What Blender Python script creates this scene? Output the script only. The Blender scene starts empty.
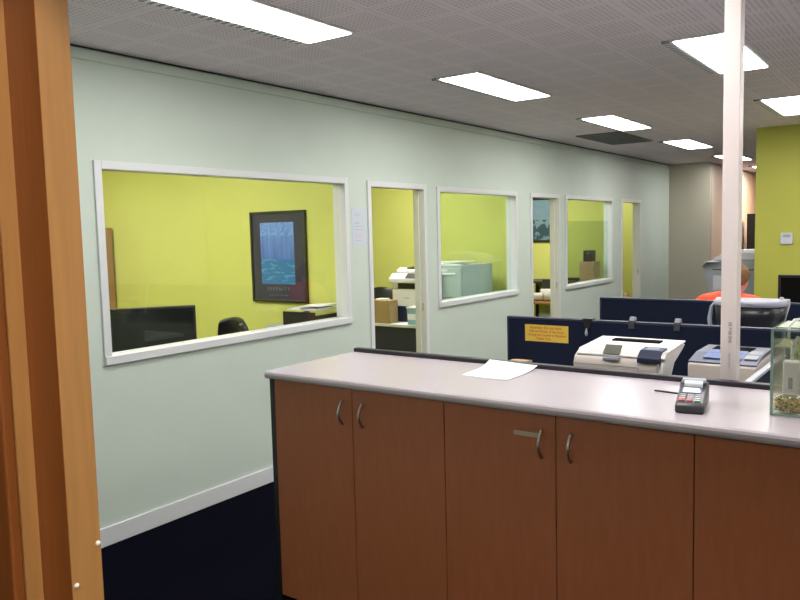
import bpy, bmesh, math, random
from mathutils import Vector, Matrix, Quaternion
random.seed(4)
S = bpy.context.scene
C = S.collection
PI = math.pi

# ------------------------------------------------------------------ camera, world, exposure
F_PX, YAW, PITCH, ROLL, EYE = 756.93, 0.622774, 0.0875172, -0.0247231, 1.678
cam = bpy.data.objects.new('camera', bpy.data.cameras.new('camera'))
C.objects.link(cam)
fw = Vector((-math.sin(YAW)*math.cos(PITCH), math.cos(YAW)*math.cos(PITCH), -math.sin(PITCH)))
rt = Vector((math.cos(YAW), math.sin(YAW), 0)); up = rt.cross(fw)
r2 = rt*math.cos(ROLL)+up*math.sin(ROLL); u2 = -rt*math.sin(ROLL)+up*math.cos(ROLL)
m = Matrix((r2, u2, -fw)).transposed().to_4x4(); m.translation = (0, 0, EYE)
cam.matrix_world = m
cam.data.sensor_width = 36; cam.data.lens = F_PX/800*36
cam.data.clip_start = 0.02
S.camera = cam
W = bpy.data.worlds.new('world'); S.world = W; W.use_nodes = True
W.node_tree.nodes['Background'].inputs[0].default_value = (.8, .85, 1, 1)
W.node_tree.nodes['Background'].inputs[1].default_value = 0.03
S.view_settings.view_transform = 'Standard'; S.view_settings.look = 'None'
S.view_settings.gamma = 1; S.view_settings.use_curve_mapping = False
S.view_settings.exposure = 0.48
S.cycles.transparent_max_bounces = 32
LAMP = 17.0          # office troffers
LAMP_OFFICE = 16.5   # small offices
LAMP_LOBBY_FILL = 12.0     # unseen lobby lamps behind the camera, added to light jamb and counter
LAMP_CORRIDOR = 42.0

# ------------------------------------------------------------------ materials
def sock(n, *names):
    for k in names:
        if k in n.inputs: return n.inputs[k]
def mat(name, col, rough=.5, metal=0, spec=.5, noise=0, nscale=20, stretch=(1, 1, 1), bump=0, bscale=200, coat=0):
    M = bpy.data.materials.new(name); M.use_nodes = True
    nt = M.node_tree; b = nt.nodes['Principled BSDF']
    b.inputs['Base Color'].default_value = (*col, 1); b.inputs['Roughness'].default_value = rough
    b.inputs['Metallic'].default_value = metal; sock(b, 'Specular IOR Level', 'Specular').default_value = spec
    if coat: b.inputs['Coat Weight'].default_value = coat
    tc = nt.nodes.new('ShaderNodeTexCoord'); mp = nt.nodes.new('ShaderNodeMapping')
    mp.inputs['Scale'].default_value = stretch
    nt.links.new(tc.outputs['Object'], mp.inputs['Vector'])
    if noise:
        n = nt.nodes.new('ShaderNodeTexNoise'); n.inputs['Scale'].default_value = nscale; n.inputs['Detail'].default_value = 6
        nt.links.new(mp.outputs['Vector'], n.inputs['Vector'])
        r = nt.nodes.new('ShaderNodeValToRGB'); e = r.color_ramp.elements
        e[0].position = .3; e[1].position = .7
        e[0].color = (*[c*(1-noise) for c in col], 1); e[1].color = (*[min(1, c*(1+noise)) for c in col], 1)
        nt.links.new(n.outputs['Fac'], r.inputs['Fac']); nt.links.new(r.outputs['Color'], b.inputs['Base Color'])
    if bump:
        n = nt.nodes.new('ShaderNodeTexNoise'); n.inputs['Scale'].default_value = bscale
        nt.links.new(mp.outputs['Vector'], n.inputs['Vector'])
        bp = nt.nodes.new('ShaderNodeBump'); bp.inputs['Strength'].default_value = bump; bp.inputs['Distance'].default_value = .002
        nt.links.new(n.outputs['Fac'], bp.inputs['Height']); nt.links.new(bp.outputs['Normal'], b.inputs['Normal'])
    return M
def emit(name, col, s):
    M = bpy.data.materials.new(name); M.use_nodes = True; nt = M.node_tree; nt.nodes.clear()
    o = nt.nodes.new('ShaderNodeOutputMaterial'); e = nt.nodes.new('ShaderNodeEmission')
    e.inputs[0].default_value = (*col, 1); e.inputs[1].default_value = s
    nt.links.new(e.outputs[0], o.inputs[0]); return M
def glass(name, tint, ior=1.45, rough=0.0):
    M = bpy.data.materials.new(name); M.use_nodes = True; nt = M.node_tree; nt.nodes.clear()
    o = nt.nodes.new('ShaderNodeOutputMaterial'); t = nt.nodes.new('ShaderNodeBsdfTransparent'); g = nt.nodes.new('ShaderNodeBsdfGlossy')
    x = nt.nodes.new('ShaderNodeMixShader'); ge = nt.nodes.new('ShaderNodeNewGeometry')
    dt = nt.nodes.new('ShaderNodeVectorMath'); dt.operation = 'DOT_PRODUCT'
    nt.links.new(ge.outputs['Normal'], dt.inputs[0]); nt.links.new(ge.outputs['Incoming'], dt.inputs[1])
    q = NG(M); r0 = ((ior-1)/(ior+1))**2                             # Schlick reflectance, the same from both sides
    fr = q.math('ADD', q.math('MULTIPLY', q.math('POWER', q.math('SUBTRACT', 1, q.math('ABSOLUTE', dt.outputs['Value'])), 5), 1-r0), r0)
    t.inputs[0].default_value = (*tint, 1); g.inputs['Roughness'].default_value = rough
    nt.links.new(fr, x.inputs[0]); nt.links.new(t.outputs[0], x.inputs[1]); nt.links.new(g.outputs[0], x.inputs[2])
    nt.links.new(x.outputs[0], o.inputs[0]); return M
class NG:                       # small node helper
    def __init__(s, M): s.nt = M.node_tree
    def math(s, op, a, b=None, c=None):
        n = s.nt.nodes.new('ShaderNodeMath'); n.operation = op
        for i, v in enumerate((a, b, c)):
            if v is None: continue
            if isinstance(v, (int, float)): n.inputs[i].default_value = v
            else: s.nt.links.new(v, n.inputs[i])
        return n.outputs[0]
    def mix(s, f, a, b):
        n = s.nt.nodes.new('ShaderNodeMix'); n.data_type = 'RGBA'
        for i, v in ((0, f), (6, a), (7, b)):
            if isinstance(v, (int, float)): n.inputs[i].default_value = v
            elif isinstance(v, tuple): n.inputs[i].default_value = (*v, 1)
            else: s.nt.links.new(v, n.inputs[i])
        return n.outputs[2]
    def pos(s, kind='Object'):
        t = s.nt.nodes.new('ShaderNodeTexCoord'); x = s.nt.nodes.new('ShaderNodeSeparateXYZ')
        s.nt.links.new(t.outputs[kind], x.inputs[0]); return x.outputs, t.outputs[kind]
    def noise(s, vec, scale, detail=4, stretch=None):
        if stretch:
            mp = s.nt.nodes.new('ShaderNodeMapping'); mp.inputs['Scale'].default_value = stretch
            s.nt.links.new(vec, mp.inputs[0]); vec = mp.outputs[0]
        n = s.nt.nodes.new('ShaderNodeTexNoise'); n.inputs['Scale'].default_value = scale; n.inputs['Detail'].default_value = detail
        s.nt.links.new(vec, n.inputs['Vector']); return n.outputs['Fac']

def ceiling_mat():
    M = mat('perforated_tile', (.5, .47, .48), .8); g = NG(M); (x, y, z), v = g.pos()
    u = g.math('FRACT', g.math('DIVIDE', g.math('ADD', x, 1.255+30.5), .305))
    w = g.math('FRACT', g.math('DIVIDE', g.math('ADD', y, 31.5-2.185), .315))
    def cell(t):                                                  # distance from a hole's centre along one axis, 12 holes a tile
        return g.math('SUBTRACT', g.math('FRACT', g.math('MULTIPLY', t, 12)), .5)
    a, b = cell(u), cell(w)
    d = g.math('SQRT', g.math('ADD', g.math('MULTIPLY', a, a), g.math('MULTIPLY', b, b)))
    hole = g.math('LESS_THAN', d, .29)
    def inside(t): return g.math('LESS_THAN', g.math('ABSOLUTE', g.math('SUBTRACT', t, .5)), .5-1/12)
    hole = g.math('MULTIPLY', hole, g.math('MULTIPLY', inside(u), inside(w)))
    def seam(t): return g.math('GREATER_THAN', g.math('ABSOLUTE', g.math('SUBTRACT', t, .5)), .492)
    sm = g.math('MAXIMUM', seam(u), seam(w))
    tone = g.mix(g.noise(v, .9, 3), (.86, .755, .81), (.93, .825, .88))
    col = g.mix(hole, tone, (.62, .545, .575)); col = g.mix(g.math('MULTIPLY', sm, .25), col, (.25, .22, .23))
    g.nt.links.new(col, g.nt.nodes['Principled BSDF'].inputs['Base Color'])
    return M
def poster_mat():
    M = mat('poster_print', (.1, .25, .6), .25); g = NG(M); (x, y, z), v = g.pos()
    ray = g.noise(v, 1, 3, (26, 1, 2.5)); lf = g.noise(v, 34, 4); ice = g.noise(v, 12, 4, (.6, 1, 3))
    t = g.math('MULTIPLY', z, 1/.52)                                # 0 at the foot, 1 at the head of the picture
    upper = g.mix(g.math('MULTIPLY', ray, g.math('MULTIPLY', t, 1.3)), (.025, .075, .42), (.22, .42, .92))
    upper = g.mix(g.math('MULTIPLY', g.math('GREATER_THAN', lf, .52), g.math('GREATER_THAN', t, .78)), upper, (.20, .36, .80))
    lower = g.mix(g.math('GREATER_THAN', ice, .56), (.03, .17, .44), (.08, .30, .58))
    col = g.mix(g.math('GREATER_THAN', t, .40), lower, upper)
    g.nt.links.new(col, g.nt.nodes['Principled BSDF'].inputs['Base Color']); return M
def harbour_mat():
    M = mat('picture_print', (.1, .2, .25), .3); g = NG(M); (x, y, z), v = g.pos()
    sky = g.mix(g.noise(v, 5, 4, (.5, 1, 2)), (.10, .19, .25), (.25, .36, .42))
    sea = g.mix(g.math('GREATER_THAN', g.noise(v, 9, 3), .55), (.03, .075, .10), (.18, .28, .30))
    col = g.mix(g.math('GREATER_THAN', z, .33), sea, sky)
    g.nt.links.new(col, g.nt.nodes['Principled BSDF'].inputs['Base Color']); return M
def slot_mat():
    M = mat('slotted_metal', (.7, .7, .7), .5); g = NG(M); (x, y, z), v = g.pos()
    f = g.math('GREATER_THAN', g.math('FRACT', g.math('MULTIPLY', y, 22)), .55)
    col = g.mix(f, (.30, .28, .29), (.9, .9, .9))
    g.nt.links.new(col, g.nt.nodes['Principled BSDF'].inputs['Base Color']); return M
def carpet_mat():
    M = mat('carpet', (.01, .01, .018), 1, spec=0); g = NG(M); (x, y, z), v = g.pos()
    col = g.mix(g.noise(v, 120, 5), (.0015, .0015, .004), (.008, .008, .015))
    u = g.math('FRACT', g.math('MULTIPLY', x, 2)); w = g.math('FRACT', g.math('MULTIPLY', y, 2))
    s = g.math('MAXIMUM', g.math('GREATER_THAN', u, .99), g.math('GREATER_THAN', w, .99))
    col = g.mix(s, col, (.004, .004, .008))
    g.nt.links.new(col, g.nt.nodes['Principled BSDF'].inputs['Base Color']); return M
def top_mat():
    M = mat('worktop_laminate', (.4, .37, .39), .25); g = NG(M); (x, y, z), v = g.pos()
    col = g.mix(g.noise(v, 320, 3), (.43, .375, .405), (.51, .455, .485))
    g.nt.links.new(col, g.nt.nodes['Principled BSDF'].inputs['Base Color']); return M

MINT = mat('mint_paint', (.61, .69, .61), .6, noise=.02, nscale=3, bump=.05, bscale=400)
YEL = mat('yellow_paint', (.64, .655, .17), .6, noise=.02, nscale=3)
LIME = mat('lime_paint', (.42, .415, .06), .6, noise=.02, nscale=3)
BEIGE = mat('beige_paint', (.46, .43, .34), .7)
PINK = mat('warm_lit_paint', (.74, .62, .54), .7)  # warm corridor light put into the wall colour
WHITE = mat('white_gloss_paint', (.73, .74, .75), .35)
POSTW = mat('post_paint', (.82, .715, .695), .35)
CEIL = ceiling_mat(); CARPET = carpet_mat(); TOP = top_mat()
VINYL = mat('grey_floor', (.12, .12, .13), .6)
CHERRY = mat('cherry_laminate', (.355, .112, .044), .45, noise=.06, nscale=5, stretch=(9, 9, 1.6))
CHERRY2 = mat('cherry_edge', (.05, .02, .008), .6)
BEECH = mat('jamb_timber', (.46, .225, .072), .38, noise=.08, nscale=4, stretch=(22, 22, 1.1))
REDT = mat('shaded_red_timber', (.25, .075, .016), .38, noise=.12, nscale=4, stretch=(20, 20, 1.1))  # dark red timber with the camera-side faces' shade in its colour
OAK = mat('oak', (.42, .23, .10), .5, noise=.12, nscale=4, stretch=(14, 14, 1))
PINE = mat('pine', (.50, .33, .20), .5, noise=.08, nscale=5, stretch=(1, 8, 8))
DESKW = mat('desk_timber', (.45, .20, .08), .45, noise=.1, nscale=5, stretch=(1, 8, 8))
STEEL = mat('brushed_steel', (.55, .53, .51), .32, 1)
ALU = mat('silver_kick', (.42, .42, .47), .35, .6)
BLACK = mat('black_plastic', (.012, .012, .014), .35)
DARK = mat('dark_edge', (.02, .016, .024), .45)
GLOSSB = mat('glossy_black', (.006, .007, .009), .14)
SLOTB = mat('slot_dark', (.006, .006, .006), .95, spec=.05)
NAVY = mat('navy_fabric', (.007, .011, .030), .85, noise=.25, nscale=160, bump=.3, bscale=500, spec=.2)
NAVYP = mat('navy_plastic', (.02, .025, .06), .4)
CREAM = mat('cream_plastic', (.64, .56, .50), .45)
PALE = mat('pale_plastic', (.76, .74, .72), .4)
GREYP = mat('grey_plastic', (.30, .32, .36), .45)
LGREY = mat('light_grey_plastic', (.52, .53, .58), .4)
FLAPM = mat('smoky_flap', (.12, .12, .095), .4)
BLUEP = mat('blue_deck', (.10, .17, .42), .3)
CABM = mat('grey_green_metal', (.40, .44, .43), .45)
CABF = mat('grey_green_front', (.46, .53, .52), .4)
CARD = mat('cardboard', (.42, .29, .13), .8, noise=.06)
PAPER = mat('paper', (.86, .86, .90), .7)
PAPERB = mat('paper_print', (.45, .47, .60), .7)
PAPERR = mat('paper_pink', (.72, .55, .62), .7)
SIGN = mat('yellow_label', (.72, .48, .07), .5)
REDINK = mat('red_ink', (.42, .02, .01), .6)
REDBTN = mat('red_button', (.75, .06, .07), .4)
YELBTN = mat('yellow_button', (.7, .55, .05), .4)
GRNBTN = mat('green_button', (.25, .45, .34), .4)
GREYBTN = mat('grey_button', (.38, .37, .40), .4)
LCD = mat('pale_screen', (.72, .74, .74), .2)
PDISP = mat('dim_display', (.12, .17, .26), .3)
TEAL = mat('pale_blue_plastic', (.30, .50, .60), .4)
SKIN = mat('skin', (.60, .33, .24), .5)
HAIR = mat('ginger_hair', (.24, .115, .05), .7, noise=.3, nscale=30, stretch=(3, 3, 1))
HIVIS = mat('hi_vis_orange', (.95, .075, .015), .6)
TROUS = mat('navy_trousers', (.02, .025, .05), .8)
PURPLE = mat('purple_plastic', (.25, .05, .40), .35)
STONE = [mat('gravel_tan', (.70, .54, .24), .6), mat('gravel_pale', (.80, .70, .42), .6), mat('gravel_brown', (.30, .20, .08), .6)]
WEED = mat('water_weed', (.52, .58, .26), .5)
PANE = glass('window_glass', (.97, .985, .95))
PANEG = glass('green_window_glass', (.925, .985, .955))
LOWTINT = glass('green_lower_tint', (.92, .96, .93))
TANKG = glass('tank_glass', (.975, .99, .98))
TANKE = mat('tank_glass_edge', (.30, .44, .37), .15)
WATER = glass('tank_water', (.99, .987, .965), 1.1)
_n = WATER.node_tree; _o = _n.nodes['Material Output']; _d = _n.nodes.new('ShaderNodeBsdfDiffuse'); _m = _n.nodes.new('ShaderNodeMixShader')
_d.inputs[0].default_value = (.82, .78, .66, 1); _m.inputs[0].default_value = .17                              # slightly murky
_n.links.new(_o.inputs[0].links[0].from_socket, _m.inputs[1]); _n.links.new(_d.outputs[0], _m.inputs[2]); _n.links.new(_m.outputs[0], _o.inputs[0])
SLOT = slot_mat()
LIT = emit('lit_diffuser', (1, .98, .96), LAMP)
LITO = emit('lit_office_diffuser', (1, .98, .93), LAMP_OFFICE)
LITF = emit('lit_first_office_diffuser', (1, .98, .93), LAMP_OFFICE*.84)
LITD = emit('lit_last_office_diffuser', (1, .98, .93), LAMP_OFFICE*.5)
LITL = emit('lobby_fill_diffuser', (1, .93, .85), LAMP_LOBBY_FILL)
LITC = emit('lit_warm_diffuser', (1, .66, .36), LAMP_CORRIDOR)

# ------------------------------------------------------------------ mesh helpers
class MB:
    def __init__(s): s.bm = bmesh.new(); s.mi = 0
    def _new(s, vs, mi=None):
        for f in {f for v in vs for f in v.link_faces}: f.material_index = s.mi if mi is None else mi
    def box(s, x0, x1, y0, y1, z0, z1, bev=0, seg=2, mi=None):
        x0, x1 = sorted((x0, x1)); y0, y1 = sorted((y0, y1)); z0, z1 = sorted((z0, z1))
        vs = bmesh.ops.create_cube(s.bm, size=1)['verts']
        for v in vs: v.co = Vector((x0+(v.co.x+.5)*(x1-x0), y0+(v.co.y+.5)*(y1-y0), z0+(v.co.z+.5)*(z1-z0)))
        s._new(vs, mi)
        if bev:
            es = list({e for v in vs for e in v.link_edges})
            bmesh.ops.bevel(s.bm, geom=es, offset=bev, segments=seg, affect='EDGES', profile=.5)
        return s
    def prism(s, pts, axis, a, b, bev=0, seg=2, mi=None):
        """polygon of (u, v) extruded along axis 'x' 'y' or 'z' from a to b"""
        def P(u, v, w): return {'x': (w, u, v), 'y': (u, w, v), 'z': (u, v, w)}[axis]
        A = [s.bm.verts.new(P(*p, a)) for p in pts]; B = [s.bm.verts.new(P(*p, b)) for p in pts]
        n = len(pts); fs = [s.bm.faces.new(A), s.bm.faces.new(B[::-1])]
        for i in range(n): fs.append(s.bm.faces.new((A[i], B[i], B[(i+1) % n], A[(i+1) % n])))
        for f in fs: f.material_index = s.mi if mi is None else mi
        bmesh.ops.recalc_face_normals(s.bm, faces=fs)
        if bev:
            es = list({e for f in fs for e in f.edges})
            bmesh.ops.bevel(s.bm, geom=es, offset=bev, segments=seg, affect='EDGES', profile=.5)
        return s
    def tube(s, pts, r, seg=8, mi=None):
        pts = [Vector(p) for p in pts]; rr = r if isinstance(r, (list, tuple)) else [r]*len(pts)
        rings = []; ref = None
        for i, p in enumerate(pts):
            d = (pts[min(i+1, len(pts)-1)]-pts[max(i-1, 0)]).normalized()
            if ref is None: ref = d.orthogonal().normalized()
            ref = (ref-d*ref.dot(d)).normalized(); q = d.cross(ref)
            rings.append([s.bm.verts.new(p+(ref*math.cos(2*PI*k/seg)+q*math.sin(2*PI*k/seg))*rr[i]) for k in range(seg)])
        fs = []
        for a, b in zip(rings, rings[1:]):
            for k in range(seg): fs.append(s.bm.faces.new((a[k], a[(k+1) % seg], b[(k+1) % seg], b[k])))
        fs += [s.bm.faces.new(rings[0][::-1]), s.bm.faces.new(rings[-1])]
        for f in fs: f.material_index = s.mi if mi is None else mi; f.smooth = True
        return s
    def ball(s, c, r, sc=(1, 1, 1), u=16, v=10, mi=None):
        vs = bmesh.ops.create_uvsphere(s.bm, u_segments=u, v_segments=v, radius=r)['verts']
        for q in vs: q.co = Vector(c)+Vector((q.co.x*sc[0], q.co.y*sc[1], q.co.z*sc[2]))
        s._new(vs, mi)
        for f in {f for q in vs for f in q.link_faces}: f.smooth = True
        return s
    def quad(s, *p, mi=None):
        f = s.bm.faces.new([s.bm.verts.new(q) for q in p]); f.material_index = s.mi if mi is None else mi; return s
    def obj(s, name, mats, parent=None, loc=(0, 0, 0), rot=(0, 0, 0)):
        me = bpy.data.meshes.new(name); s.bm.to_mesh(me); s.bm.free()
        for M in (mats if isinstance(mats, (list, tuple)) else [mats]): me.materials.append(M)
        o = bpy.data.objects.new(name, me); C.objects.link(o); o.location = loc; o.rotation_euler = rot
        if parent: o.parent = parent
        return o
def box(name, M, x0, x1, y0, y1, z0, z1, parent=None, bev=0, seg=2):
    return MB().box(x0, x1, y0, y1, z0, z1, bev, seg).obj(name, M, parent)
def thing(name, label, cat, loc=(0, 0, 0), rz=0, group=None):
    o = bpy.data.objects.new(name, None); C.objects.link(o); o.empty_display_size = .05
    o.location = loc; o.rotation_euler = (0, 0, rz); return tag(o, label, cat, group)
def tag(o, label, cat, group=None, kind=None):
    o['label'] = label; o['category'] = cat
    if group: o['group'] = group
    if kind: o['kind'] = kind
    return o
def struct(o, label=None):
    o['kind'] = 'structure'
    if label: o['label'] = label
    return o
def sempty(name):
    o = bpy.data.objects.new(name, None); C.objects.link(o); return struct(o)
def text(name, body, size, M, parent, loc, rot, depth=.0004, align='CENTER', sx=1):
    cu = bpy.data.curves.new('t', 'FONT'); cu.body = body; cu.size = size; cu.align_x = align; cu.align_y = 'CENTER'; cu.extrude = depth
    t = bpy.data.objects.new('t', cu); C.objects.link(t); bpy.context.view_layer.update()
    me = bpy.data.meshes.new_from_object(t.evaluated_get(bpy.context.evaluated_depsgraph_get()))
    bpy.data.objects.remove(t); bpy.data.curves.remove(cu)
    me.materials.clear(); me.materials.append(M); me.name = name
    for v in me.vertices: v.co.x *= sx
    o = bpy.data.objects.new(name, me); C.objects.link(o); o.parent = parent; o.location = loc; o.rotation_euler = rot
    return o
def copy_tree(o, parent=None):
    c = o.copy(); C.objects.link(c)
    if parent: c.parent = parent
    for ch in list(o.children): copy_tree(ch, c)
    return c

# ------------------------------------------------------------------ the room
HT = 2.7; XL = -3.71; XW = XL-.10; XO = -7.6; YE = 12.87; XR = 3.0; YN = .60
f = struct(box('floor', CARPET, XO-.1, XR+.1, -3.6, 20, -.1, 0))
c = struct(box('ceiling', CEIL, XO-.1, XR+.1, -3.6, 20, HT, HT+.1))

WINS = [(2.38, 4.51, 1.0, 2.11), (5.76, 7.345, 1.0, 2.09), (8.61, 10.22, .95, 2.09)]
DOORS = [(4.75, 5.59, 2.10), (7.66, 8.45, 2.09), (10.56, 11.42, 2.09)]
b = MB(); ops = sorted([(w[0]+.03, w[1]-.03, w[2]+.03, w[3]-.03) for w in WINS]+[(d[0]+.03, d[1]-.03, 0, d[2]-.03) for d in DOORS])
y = YN
for o in ops:
    b.box(XW, XL, y, o[0], 0, HT)
    if o[2] > 0: b.box(XW, XL, o[0], o[1], 0, o[2])
    b.box(XW, XL, o[0], o[1], o[3], HT); y = o[1]
b.box(XW, XL, y, YE+.1, 0, HT)
struct(b.obj('wall_left', MINT))
# the offices behind it: yellow partitions
struct(box('wall_partition', YEL, XO, XW-.002, 1.2, 1.28, 0, HT))
for yy in (4.62, 7.50, 10.42): struct(box('wall_partition', YEL, XO, XW-.002, yy, yy+.08, 0, HT))
struct(box('wall_partition', YEL, XO, XW-.002, YE, YE+.1, 0, HT))
struct(box('wall_west', YEL, XO-.1, XO, -3.6, 20, 0, HT))
struct(box('wall_end', BEIGE, XL, -3.06, YE, YE+.1, 0, HT))
struct(box('wall_corridor', PINK, -3.20, -3.08, YE+.102, 19.9, 0, HT))
struct(box('wall_back', PINK, -3.078, XR-.002, 19.9, 20, 0, HT))
struct(box('wall_green', LIME, -1.645, XR-.002, 8.855, 9.05, 0, HT))
struct(box('wall_right', MINT, XR, XR+.1, -3.6, 20, 0, HT))
struct(box('wall_lobby', MINT, XO, XR-.002, -3.6, -3.5, 0, HT))
# near wall with the doorway the camera looks through
JX = -1.10
b = MB(); b.box(XO, JX-.12, YN+.002, YN+.078, 0, HT); b.box(1.62, XR-.002, YN+.002, YN+.078, 0, HT); b.box(JX-.12, 1.62, YN+.002, YN+.078, 2.16, HT)
struct(b.obj('wall_near', MINT))
fr = sempty('door_0')
b = MB()
b.box(JX-.12, JX, .627, .680, 0, 2.1); b.box(1.5, 1.62, .627, .680, 0, 2.1); b.box(JX-.12, 1.62, .627, .680, 2.1, 2.16)
b.obj('jamb', BEECH, fr)
b = MB()
b.box(JX-.12, JX-.087, .599, .6268, 0, 2.1); b.box(1.587, 1.62, .599, .6268, 0, 2.1)
b.obj('jamb_lining', BEECH, fr)
b = MB()
b.box(JX-.30, JX-.088, .580, .5988, 0, 2.2, .004); b.box(1.588, 1.80, .580, .5988, 0, 2.2, .004); b.box(JX-.087, 1.587, .580, .5988, 2.101, 2.2, .004)
b.obj('architrave', REDT, fr)
b = MB(); b.box(JX-.0868, JX-.0005, .6262, .6272, 0, 2.099)
b.obj('shaded_face', REDT, fr)  # thin dark sheet painting shade onto the jamb's lobby-side face
for zz, yy in ((1.135, .634), (1.19, .675)): MB().ball((JX, yy, zz), .0042).obj('screw_head', PALE, fr)

for i, (a, e, z0, z1) in enumerate(WINS, 1):
    w = sempty('window_%d' % i); q = .032
    b = MB()
    b.box(XL-.0, XL+.014, a, a+.045, z0, z1, .003); b.box(XL, XL+.014, e-.045, e, z0, z1, .003)
    b.box(XL, XL+.014, a+.045, e-.045, z1-.045, z1, .003); b.obj('casing', WHITE, w)
    MB().box(XL-.075, XL+.022, a+.002, e-.002, z0-.002, z0+.046, .004).obj('window_sill', WHITE, w)
    b = MB(); b.box(XW-.004, XL, a+q, a+.045, z0+.047, z1-.045); b.box(XW-.004, XL, e-.045, e-q, z0+.047, z1-.045)
    b.box(XW-.004, XL, a+q, e-q, z1-.0449, z1-q); b.box(XW-.004, XL-.0755, a+q, e-q, z0+q, z0+.046); b.obj('reveal', WHITE, w)
    MB().box(XL-.056, XL-.050, a+.0455, e-.0455, z0+.0465, z1-.0455).obj('pane', PANE if i == 1 else PANEG, w)
    if i == 3: MB().box(XL-.0495, XL-.0485, a+.046, e-.046, z0+.047, 1.78).obj('lower_tint', LOWTINT, w)  # thin green tint over the lower part of the pane
for i, (a, e, z1) in enumerate(DOORS, 1):
    w = sempty('door_%d' % i)
    b = MB()
    b.box(XL, XL+.014, a, a+.045, 0, z1, .003); b.box(XL, XL+.014, e-.045, e, 0, z1, .003); b.box(XL, XL+.014, a+.045, e-.045, z1-.045, z1, .003)
    b.obj('architrave', WHITE, w)
    b = MB(); b.box(XW-.004, XL, a+.031, a+.045, 0, z1-.045); b.box(XW-.004, XL, e-.045, e-.031, 0, z1-.045); b.box(XW-.004, XL, a+.031, e-.031, z1-.0449, z1-.031)
    b.obj('jamb', WHITE, w)
    b = MB(); b.box(XW+.02, XW+.055, a+.0451, a+.058, 0, z1-.045); b.box(XW+.02, XW+.055, e-.053, e-.0451, 0, z1-.045)
    b.obj('door_stop', WHITE, w)
    MB().box(XL-.035, XL-.012, e-.0475, e-.0449, .99, 1.06, .001).obj('strike_plate', STEEL, w)
b = MB(); y = YN+.08
for a, e, _ in DOORS: b.box(XL, XL+.014, y, a, 0, .105, .003); y = e
b.box(XL, XL+.014, y, YE-.001, 0, .105, .003); struct(b.obj('baseboard_left', WHITE))
struct(box('baseboard_end', WHITE, XL+.016, -3.062, YE-.014, YE-.001, 0, .105))
struct(box('baseboard_green', WHITE, -1.64, XR-.002, 8.84, 8.854, 0, .105))
MB2 = MB().box(XL, XL+.012, YN+.08, YE-.001, 2.630, 2.682, .002); struct(MB2.obj('trim_1', MINT))
struct(box('shadow_gap', DARK, XL, XL+.006, YN+.08, YE-.001, 2.690, 2.699))  # dark strip in place of the shadow gap below the ceiling
# dark return-air panel in the ceiling
t = thing('ceiling_vent', 'dark square return-air panel in the ceiling beside the third light', 'vent', (-3.07, 8.56, HT-.012))
b = MB(); b.box(-.245, .245, -.56, -.535, 0, .0118); b.box(-.245, .245, .535, .56, 0, .0118); b.box(-.245, -.22, -.535, .535, 0, .0118); b.box(.22, .245, -.535, .535, 0, .0118)
b.obj('vent_frame', mat('vent_metal', (.09, .085, .09), .5), t)
b = MB()
for k in range(10): b.box(-.22, .22, -.53+k*.106, -.46+k*.106, .002, .006)
b.obj('grille', DARK, t); box('backing', BLACK, -.22, .22, -.535, .535, .008, .0115, t)

# ------------------------------------------------------------------ ceiling lights
def troffer(x, y, label, M, group, wx=.285, ly=1.09, slot=True, name='ceiling_light'):
    t = thing(name, label, 'ceiling light', (x, y, HT-.012), 0, group); a, l = wx/2, ly/2
    b = MB(); b.box(-a-.018, -a, -l-.018, l+.018, 0, .0118); b.box(a, a+.018, -l-.018, l+.018, 0, .0118)
    b.box(-a, a, -l-.018, -l, 0, .0118); b.box(-a, a, l, l+.018, 0, .0118); b.obj('light_frame', PALE, t)
    box('diffuser', M, -a, a, -l, l, -.003, .011, t)
    if slot: box('air_slot', SLOT, -a-.066, -a-.0185, -l, l, -.001, .0118, t)
    return t
rowl = ['lit ceiling light nearest the timber door frame, above the first window',
        'lit ceiling light second along the row by the mint wall',
        'lit ceiling light third along the mint wall, touching the dark vent panel',
        'lit ceiling light fourth along the mint wall, just beyond the dark vent panel',
        'lit ceiling light half hidden behind the top of the white post',
        'farthest small lit ceiling light beside the lime green wall']
for y, l in zip((2.51, 4.88, 7.32, 9.84, 12.32, 15.0), rowl): troffer(-2.60, y, l, LIT, 'lit lights in the office ceiling')
for y, l in ((2.51, 'lit ceiling light overhead above the wooden counter'), (4.90, 'large lit ceiling light crossed by the white post'),
             (7.40, 'lit ceiling light cut by the frame in front of the lime green wall')):
    troffer(-1.095, y, l, LIT, 'lit lights in the office ceiling')
for x in (.42, 1.9):
    for y in (2.55, 4.98, 7.37)[x > 1:]: troffer(x, y, 'lit ceiling light of the rows to the right of the white post', LIT, 'lit ceiling lights beyond the white post')
for y, l in ((3.0, 'ceiling light of the office behind the large window'), (6.0, 'ceiling light of the office with the filing cabinet'),
             (9.0, 'ceiling light of the office with the harbour picture'), (11.9, 'ceiling light of the last office')):
    troffer(-4.85, y, l, LITF if y < 4 else LITD if y > 11 else LITO, 'lights of the side offices', .6, 1.2, False)
troffer(-6.5, 2.9, 'unseen second light added to brighten the office behind the large window', LITF, 'lights of the side offices', .6, 1.2, False)  # unseen extra lamp added to even out the first office
for x, l in ((-.2, 'unseen lobby light added before the doorway to light the timber jamb'), (1.0, 'unseen lobby light added on the other side of the doorway')):
    troffer(x, -.30, l, LITL, 'added lobby lights', .6, 1.2, False)  # unseen lamps added to light the jamb and cabinet doors
troffer(-1.9, 15.4, 'warm ceiling light of the corridor behind the lime green wall', LITC, None, .6, .6, False)

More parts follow.
